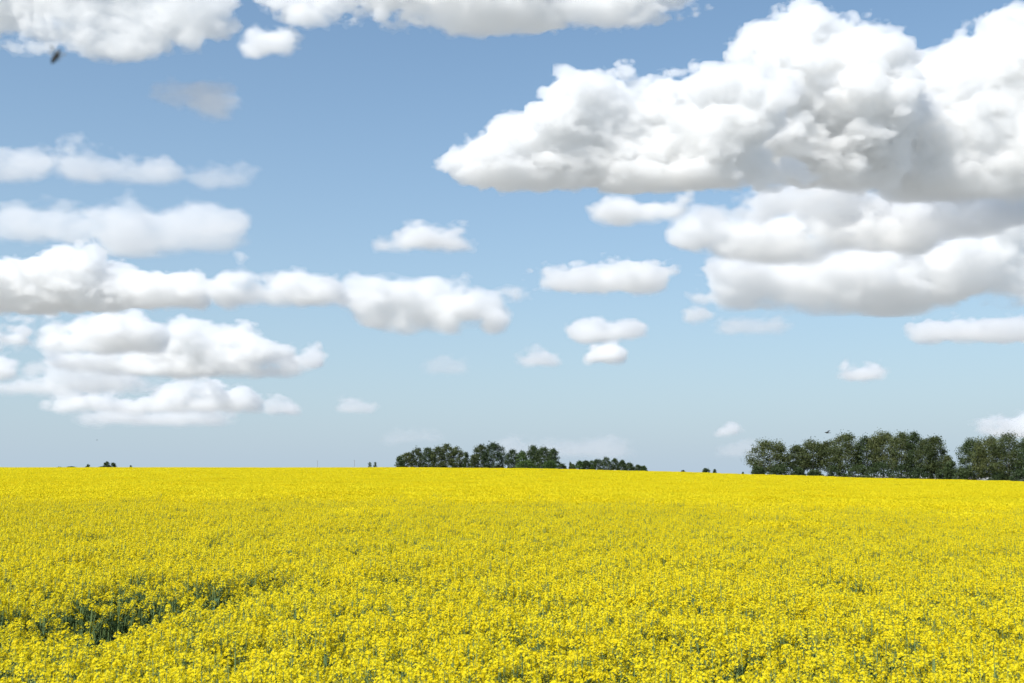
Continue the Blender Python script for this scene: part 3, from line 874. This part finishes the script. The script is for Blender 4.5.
_ti = [0]
def tree(px, top_row, width_px, dist, label, cat, name, group, shape='round', mat=None, low=.18, leaves=4200, leaf=None, lean=0.0, gappy=0.0, base=None, limbs=8, rtrunk=None):
    """One tree: stands on the ground DIST metres ahead, as tall as the photo shows it."""
    _ti[0] += 1
    seed = 900 + _ti[0]
    rr = random.Random(seed)
    tp = at(px, top_row, dist)
    gz = float(ground_z(tp.x, dist))
    H = tp.z - gz
    W = width_px * dist / F_PX * (1.16 if name == "broadleaf_tree" else 1.05)
    t = thing(name, (tp.x, dist, gz), label, cat, group)
    mb, pts, ends = trunk_mesh(rr, H, rtrunk or max(.04, .016 * H), W, lean, limbs)
    link("trunk", mb.mesh("trunk", [M_BARK], True), None, t)
    lf = leaf or max(.16, .9 * dist / F_PX)
    link("crown", crown_mesh(seed, H, W, low, shape, pts, ends, leaves, lf, gappy), mat or M_LEAF_OLIVE, t)
    return t

def make_trees():
    O, D, G = M_LEAF_OLIVE, M_LEAF_DARK, M_LEAF_FRESH
    g = "trees of the shelterbelt at the right"
    T = lambda *a, **k: tree(*a, "tree", "poplar_tree", g, **k)
    S = lambda *a, **k: tree(*a, "shrub", "shrub", "undergrowth shrubs below the right trees", **k)
    # right-hand belt, from its left end; the field edge is nearer towards the right
    T(769, 441, 40, 345, "broad round-headed tree standing apart at the left end of the right belt", low=.2, leaves=5200)
    T(797, 446, 26, 342, "slim ragged poplar whose crown thins out left, second along the right belt", gappy=.5, low=.3, leaves=3000, shape='tall')
    T(812, 440, 30, 338, "olive poplar with an open see-through base, third along the right belt", gappy=.4, low=.3, leaves=3800, shape='tall')
    T(829, 441, 22, 334, "narrow pointed poplar just under the flying bird", shape='tall', low=.25, leaves=3000, gappy=.3)
    T(848, 435, 34, 326, "leaning poplar with a flat ragged top and gaps of sky at its foot", low=.28, leaves=4600, lean=-.05, gappy=.3)
    T(866, 437, 24, 322, "dark slender poplar squeezed between two wider ones in the right belt", mat=D, low=.22, leaves=3000, shape='tall')
    T(882, 432, 30, 318, "tallest poplar with the broad level head in the middle of the right belt", low=.3, leaves=4600, gappy=.15)
    T(900, 433, 28, 312, "upright poplar shouldering the tallest one on its right side", low=.25, leaves=4200, shape='tall')
    T(914, 432, 16, 308, "spire-like poplar with the sharpest tip in the right belt", mat=D, low=.2, leaves=2600, shape='tall')
    T(926, 439, 22, 302, "half-hidden olive poplar between the spire and the rounded end tree", low=.22, leaves=2800, shape='tall', gappy=.3)
    T(935, 437, 22, 297, "rounded poplar beside the notch of sky in the right belt", low=.25, leaves=3600, gappy=.25)
    T(948, 456, 10, 294, "short feathery young tree in the notch of the right belt", low=.2, leaves=1600, gappy=.4)
    T(971, 439, 26, 286, "dark full-skirted tree just right of the notch in the belt", mat=D, low=.1, leaves=5200)
    T(987, 436, 30, 280, "big dense tree with the gap of sky low in its crown", low=.18, leaves=5200)
    T(1007, 435, 34, 274, "large round dense tree near the right edge of the view", low=.12, leaves=5600)
    T(1032, 438, 34, 268, "dense tree cut through by the right edge of the view", mat=D, low=.12, leaves=5200)
    for px, top, w, dd, lb in ((758, 467, 14, 338, "dark low bush under the left side of the broad tree at the belt's left end"),
                               (780, 464, 22, 338, "dark bush filling the foot of the broad tree standing apart"),
                               (798, 468, 16, 336, "small dark bush below the slim ragged poplar"),
                               (815, 470, 16, 332, "low bush among bare trunks of the open-based poplar"),
                               (836, 466, 22, 326, "dark bush between the narrow pointed poplar and the leaning one"),
                               (858, 465, 24, 318, "thick dark bush at the foot of the slender squeezed poplar"),
                               (880, 463, 26, 312, "broad dark bush under the tallest poplar"),
                               (902, 466, 24, 306, "wide dark bush under the upright poplar"),
                               (922, 468, 22, 298, "low dark bush at the foot of the spire-like poplar"),
                               (943, 470, 18, 292, "small bush under the rounded poplar by the notch"),
                               (962, 469, 16, 284, "dark bush closing the bottom of the notch in the belt"),
                               (950, 461, 13, 290, "dark bush standing in the notch beside the short feathery young tree"),
                               (1000, 472, 20, 274, "low dark bush under the large round tree"),
                               (1022, 470, 24, 266, "dark bush at the right edge of the view under the cut tree")):
        S(px, top, w, dd, lb, shape='dome', mat=D, low=.02, leaves=1500, limbs=5)
    # middle grove
    g = "trees of the middle grove"
    M = lambda *a, **k: tree(*a, "tree", "broadleaf_tree", g, **k)
    B = lambda *a, **k: tree(*a, "shrub", "shrub", "shrubs of the middle grove", **k)
    K = dict(leaf=.34)
    _M = M
    def M(*a, **k):
        k["low"] = k.get("low", .1) * .35
        return _M(*a, **k)
    B(400, 456, 9, 500, "dark bush tapering off the left end of the middle grove", shape='dome', mat=D, low=.02, leaves=800, limbs=4)
    M(407, 453, 13, 505, "short mixed-green tree second from the left end of the middle grove", low=.06, leaves=1500, **K)
    M(417, 448, 13, 505, "olive tree with a rounded head near the left end of the middle grove", low=.1, leaves=2000, **K)
    M(428, 448, 12, 503, "dark slightly lower tree leaning on the olive round-headed one", mat=D, low=.08, leaves=2000, **K)
    M(438, 446, 13, 500, "greyish green tree left of the first tall peak of the middle grove", low=.1, leaves=2000, **K)
    M(447, 444, 14, 500, "peaked olive tree, highest of the left clump of the middle grove", low=.12, leaves=2400, **K)
    M(457, 447, 13, 498, "loose olive tree on the right shoulder of the left clump", low=.12, leaves=1900, gappy=.3, **K)
    M(466, 452, 9, 496, "small pointed dark tree in the dip of the middle grove", shape='cone', mat=D, low=.05, leaves=1000, **K)
    M(474, 455, 9, 494, "low olive tree in the dip against the big square-headed one", low=.05, leaves=1000, **K)
    M(481, 445, 16, 492, "tree with a brownish lit left face, left half of the square-headed pair", low=.1, leaves=2400, **K)
    M(494, 444, 22, 490, "big square-headed dense tree, broadest of the middle grove", mat=D, low=.08, leaves=3600, **K)
    M(512, 450, 12, 486, "dark tree just right of the slit of sky in the middle grove", mat=D, low=.06, leaves=1700, **K)
    M(522, 451, 11, 484, "lower fresh green tree left of the twin peaked trees", mat=G, low=.06, leaves=1500, **K)
    M(533, 446, 13, 482, "tall narrow tree, left of the twin peaks in the middle grove", mat=D, low=.1, leaves=2200, shape='tall', **K)
    M(543, 447, 14, 480, "round dark tree, right of the twin peaks in the middle grove", mat=D, low=.1, leaves=2400, **K)
    M(553, 449, 12, 478, "tree ending the tall part of the middle grove at a steep edge", mat=D, low=.1, leaves=1900, **K)
    B(527, 461, 22, 470, "fresh green bush in front of the twin peaked trees", shape='dome', mat=G, low=.02, leaves=1000, limbs=4)
    B(550, 461, 18, 468, "sunlit bush below the steep right edge of the tall grove", shape='dome', mat=G, low=.02, leaves=900, limbs=4)
    B(562, 464, 10, 466, "low bush stepping down right of the tall grove", shape='dome', mat=D, low=.02, leaves=600, limbs=4)
    M(570.5, 462, 3.6, 464, "tiny dark spire tree alone in the gap right of the tall grove", shape='cone', mat=D, low=.03, leaves=500, leaf=.25)
    B(573, 464, 6, 463, "little bush beside the tiny dark spire tree", shape='dome', mat=D, low=.02, leaves=400, limbs=4)
    g = "young trees of the low row right of the middle grove"
    for px, top, w, sh, lb in ((580, 461, 8, 'round', "first young tree at the left end of the low row"),
                               (586, 460.5, 8, 'round', "rounded young tree second in the low row"),
                               (592, 461, 7, 'round', "slightly shorter young tree third in the low row"),
                               (598, 459, 9, 'round', "full young tree left of the tallest one in the low row"),
                               (606, 457, 10, 'tall', "tallest young tree in the low row right of the grove"),
                               (615, 458, 8, 'tall', "narrow young tree just right of the tallest in the low row"),
                               (622, 460, 8, 'tall', "pointed young tree standing alone in the low row"),
                               (629, 463, 9, 'round', "low spreading young tree towards the right end of the low row"),
                               (638, 465, 7, 'round', "next to last little tree at the right end of the low row"),
                               (644, 466, 5.5, 'round', "last and smallest tree ending the low row at right")):
        M(px, top, w, 440, lb, shape=sh, mat=D if px % 4 else G, low=.04, leaves=900, limbs=5, leaf=.3)
    # far trees on the skyline
    g = "lone trees and bushes far off on the skyline"
    F = lambda *a, **k: tree(*a, "tree", "distant_tree", g, **k)
    F(107, 461.5, 6.5, 900, "leftmost far round tree rising from the low hedge line on the skyline", mat=D, low=.1, leaves=900, leaf=.5)
    F(113, 463, 7, 900, "lower half of the far tree pair on the left skyline", mat=D, low=.1, leaves=900, leaf=.5)
    F(88, 464.5, 5, 900, "far low bush in the hedge line left of the far tree pair", mat=D, low=.02, leaves=500, shape='dome', leaf=.5)
    F(131, 465.3, 3, 900, "single far dot of a bush right of the far tree pair", mat=D, low=.02, leaves=250, shape='dome', leaf=.5)
    F(370, 462, 3, 900, "thin far tree, left of the two beside the utility pole", mat=D, low=.3, leaves=260, leaf=.4, gappy=.5)
    F(375, 462, 3, 900, "thin far tree, right of the two beside the utility pole", mat=D, low=.3, leaves=260, leaf=.4, gappy=.5)
    F(683, 470.3, 6, 700, "far flat bush on the skyline between the low row and the twin dark bushes", mat=D, low=.02, leaves=400, shape='dome', leaf=.4)
    F(706, 468.5, 9, 560, "far dark bush with a flat top, larger of the twin bushes on the skyline", mat=D, low=.02, leaves=800, shape='dome', leaf=.35)
    F(714.5, 469.3, 4, 560, "far small round bush, smaller of the twin bushes on the skyline", mat=D, low=.02, leaves=400, shape='dome', leaf=.35)
    F(743, 472, 3, 500, "far speck of a bush just left of the right belt", mat=D, low=.02, leaves=250, shape='dome', leaf=.3)
    # low hedge on the left skyline
    rng = np.random.default_rng(77)
    L = []
    n = 5200
    px = rng.uniform(58, 104, n); p0 = at(58, 466, 910); p1 = at(104, 466, 910)
    x = rng.uniform(p0.x, p1.x, n); gz = ground_z(x, np.full(n, 910.0))
    hh = at(80, 466.2, 910).z - float(ground_z(at(80, 466, 910).x, 910)) 
    hgt = hh * (.86 + .14 * np.sin(x * .35) * np.sin(x * .13 + 1))
    p = np.stack([x, 910 + rng.normal(0, 1.3, n), gz + np.sqrt(rng.random(n)) * hgt], 1)
    nrm = rng.normal(0, 1, (n, 3)); nrm /= np.linalg.norm(nrm, axis=1)[:, None]
    a = np.cross(nrm, rng.normal(0, 1, (n, 3))); a /= np.linalg.norm(a, axis=1)[:, None]; b = np.cross(nrm, a)
    Lf = rng.uniform(.3, .6, n)[:, None]
    org = np.array([p[:, 0].mean(), 910, gz.mean()])
    V = np.stack([p - a * Lf, p - b * Lf * .6, p + a * Lf, p + b * Lf * .6], 1).reshape(-1, 3) - org
    o = link("hedge", mesh_from("hedge", V, quads=np.arange(n * 4).reshape(-1, 4)), D)
    o.location = org
    tag(o, "long thin dark hedge far off along the left skyline", "hedge")

make_trees()


# ---------------------------------------------------------------- utility poles on the skyline
def make_poles():
    for px, top, lb in ((317.5, 460.5, "faint far utility pole standing alone on the left skyline"),
                        (354.5, 460, "faint far utility pole near the two thin far trees")):
        d = 1300
        tp = at(px, top, d); gz = float(ground_z(tp.x, d)); H = tp.z - gz
        t = thing("utility_pole", (tp.x, d, gz), lb, "utility pole", "utility poles on the skyline")
        mb = MB(); mb.tube([(0, 0, -.5), (0, 0, H * .5), (0, 0, H)], [.2, .17, .14], 8)
        link("post", mb.mesh("post", [M_WOOD], True), None, t)
        mb = MB(); mb.tube([(-1.1, -.22, H - .7), (1.1, -.22, H - .7)], [.07, .07], 4)
        link("crossarm", mb.mesh("crossarm", [M_WOOD]), None, t)
        for x in (-.95, .95, .35):
            mb = MB(); mb.tube([(x, -.22, H - .63), (x, -.22, H - .5), (x, -.22, H - .38)], [.04, .07, .03], 6)
            link("insulator", mb.mesh("insulator", [M_WOOD]), None, t)

make_poles()


# ---------------------------------------------------------------- flying birds and insect
def plain(name, col, rough=.6):
    m, nt, p, out = new_mat(name)
    tc = nt.nodes.new("ShaderNodeTexCoord"); nz = nt.nodes.new("ShaderNodeTexNoise"); nz.inputs["Scale"].default_value = 30
    r = ramp(nt, [(.3, tuple(c * .75 for c in col)), (.7, tuple(c * 1.25 for c in col))])
    nt.links.new(tc.outputs["Object"], nz.inputs["Vector"]); nt.links.new(nz.outputs["Fac"], r.inputs[0]); nt.links.new(r.outputs[0], p.inputs["Base Color"])
    p.inputs["Roughness"].default_value = rough
    return m

M_FEATHER = plain("black_feathers", (.018, .018, .02), .5)
M_CHITIN = plain("dark_insect_body", (.02, .018, .016), .4)

def skin_body(name, verts, edges, radii, mat, parent=None, sub=2):
    me = bpy.data.meshes.new(name)
    me.from_pydata(verts, edges, [])
    o = bpy.data.objects.new(name, me); C.link(o)
    o.modifiers.new("skin", 'SKIN'); s = o.modifiers.new("smooth", 'SUBSURF'); s.levels = sub; s.render_levels = sub
    for v, r in zip(me.skin_vertices[0].data, radii): v.radius = r if isinstance(r, tuple) else (r, r)
    me.skin_vertices[0].data[0].use_root = True
    me.materials.append(mat)
    if parent: o.parent = parent
    return o

def bird(px, py, dist, span, heading, flap, roll, label):
    """A dark bird in flight: body, beak, two wings and a fanned tail as one continuous figure."""
    k = span
    V = [(0, 0, 0), (0, .16 * k, .02 * k), (0, .25 * k, .045 * k), (0, .31 * k, .035 * k), (0, .36 * k, .028 * k),
         (0, -.16 * k, 0), (0, -.30 * k, -.005 * k), (0, -.42 * k, -.01 * k)]
    E = [(0, 1), (1, 2), (2, 3), (3, 4), (0, 5), (5, 6), (6, 7)]
    R = [(.07 * k, .075 * k), (.06 * k, .06 * k), (.045 * k, .045 * k), (.02 * k, .02 * k), (.006 * k, .006 * k), (.05 * k, .04 * k), (.075 * k, .012 * k), (.10 * k, .008 * k)]
    for s in (-1, 1):
        b = len(V)
        V += [(s * .14 * k, .05 * k, .03 * k + flap * .10 * k), (s * .28 * k, .03 * k, .03 * k + flap * .22 * k), (s * .42 * k, -.04 * k, .02 * k + flap * .28 * k), (s * .50 * k, -.12 * k, flap * .30 * k)]
        E += [(0, b), (b, b + 1), (b + 1, b + 2), (b + 2, b + 3)]
        R += [(.016 * k, .10 * k), (.012 * k, .085 * k), (.009 * k, .06 * k), (.005 * k, .02 * k)]
    o = skin_body("bird", V, E, R, M_FEATHER)
    o.location = at(px, py, dist); o.rotation_euler = Euler((0, roll, heading))
    tag(o, label, "bird")

bird(827.5, 432.8, 90, .75, math.radians(100), .35, math.radians(12), "small black bird flying just above the right belt of trees")
bird(97, 440, 160, .42, math.radians(-80), -.2, 0, "tiny dark bird far off low in the sky at left")

def insect():
    t = thing("flying_insect", at(55.5, 57, 0.95), "dark flying insect close by under the grey corner cloud, body tilted up", "insect")
    t.rotation_euler = Euler((math.radians(8), math.radians(28), math.radians(15)))
    t.scale = (.95, .95, .95)
    m = .001
    V = [(0, 0, 6.6 * m), (0, 0, 4.6 * m), (0, 0, 2.2 * m), (0, 0, .6 * m), (0, 0, -1.5 * m), (0, 0, -4.2 * m), (0, 0, -6.4 * m), (0, 0, -7.4 * m)]
    E = [(i, i + 1) for i in range(7)]
    R = [1.1 * m, 1.7 * m, 2.6 * m, 1.5 * m, 2.5 * m, 2.4 * m, 1.2 * m, .4 * m]
    base = len(V)
    for s in (-1, 1):                       # legs
        for z, dz in ((3.4, 1.0), (2.2, -1.5), (1.4, -4.0)):
            n = len(V)
            V += [(s * 2.6 * m, 1.4 * m, (z + dz * .4) * m), (s * 3.4 * m, 2.6 * m, (z + dz * 1.3) * m)]
            E += [(2, n), (n, n + 1)]; R += [.28 * m, .14 * m]
        n = len(V); V.append((s * 1.1 * m, .8 * m, 8.4 * m)); E.append((0, n)); R.append(.12 * m)
    skin_body("body", V, E, R, M_CHITIN, t)
    mw, nt, p, out = new_mat("insect_wing")
    tc = nt.nodes.new("ShaderNodeTexCoord"); vo = nt.nodes.new("ShaderNodeTexVoronoi"); vo.feature = 'DISTANCE_TO_EDGE'; vo.inputs["Scale"].default_value = 500
    r = ramp(nt, [(.0, (.05, .045, .035)), (.12, (.22, .2, .17))])
    nt.links.new(tc.outputs["Object"], vo.inputs["Vector"]); nt.links.new(vo.outputs["Distance"], r.inputs[0]); nt.links.new(r.outputs[0], p.inputs["Base Color"])
    p.inputs["Roughness"].default_value = .25; p.inputs["Alpha"].default_value = .55
    for s in (-1, 1):
        for L, wd, ang, z in ((8.5, 2.6, 1.05, 3.0), (6.0, 2.2, 1.75, 1.6)):
            bm = MB(); prev = None
            d = Vector((s * math.sin(ang), -.25, math.cos(ang))).normalized(); q = Vector((0, -1, 0)).cross(d).normalized()
            for i in range(9):
                f = i / 8; w = wd * math.sin(math.pi * (f * .85 + .1)) ** .7 * (.35 + .65 * f if f < .5 else 1) * .5 if i < 8 else .1
                c = Vector((s * 1.2, -1.6, z)) + d * L * f
                cur = (c + q * w, c - q * w)
                if prev:
                    for off in (Vector((0, 0, 0)),):
                        bm.quad(tuple(prev[0] * m), tuple(prev[1] * m), tuple(cur[1] * m), tuple(cur[0] * m))
                prev = cur
            link("wing", bm.mesh("wing", [mw]), None, t)

insect()
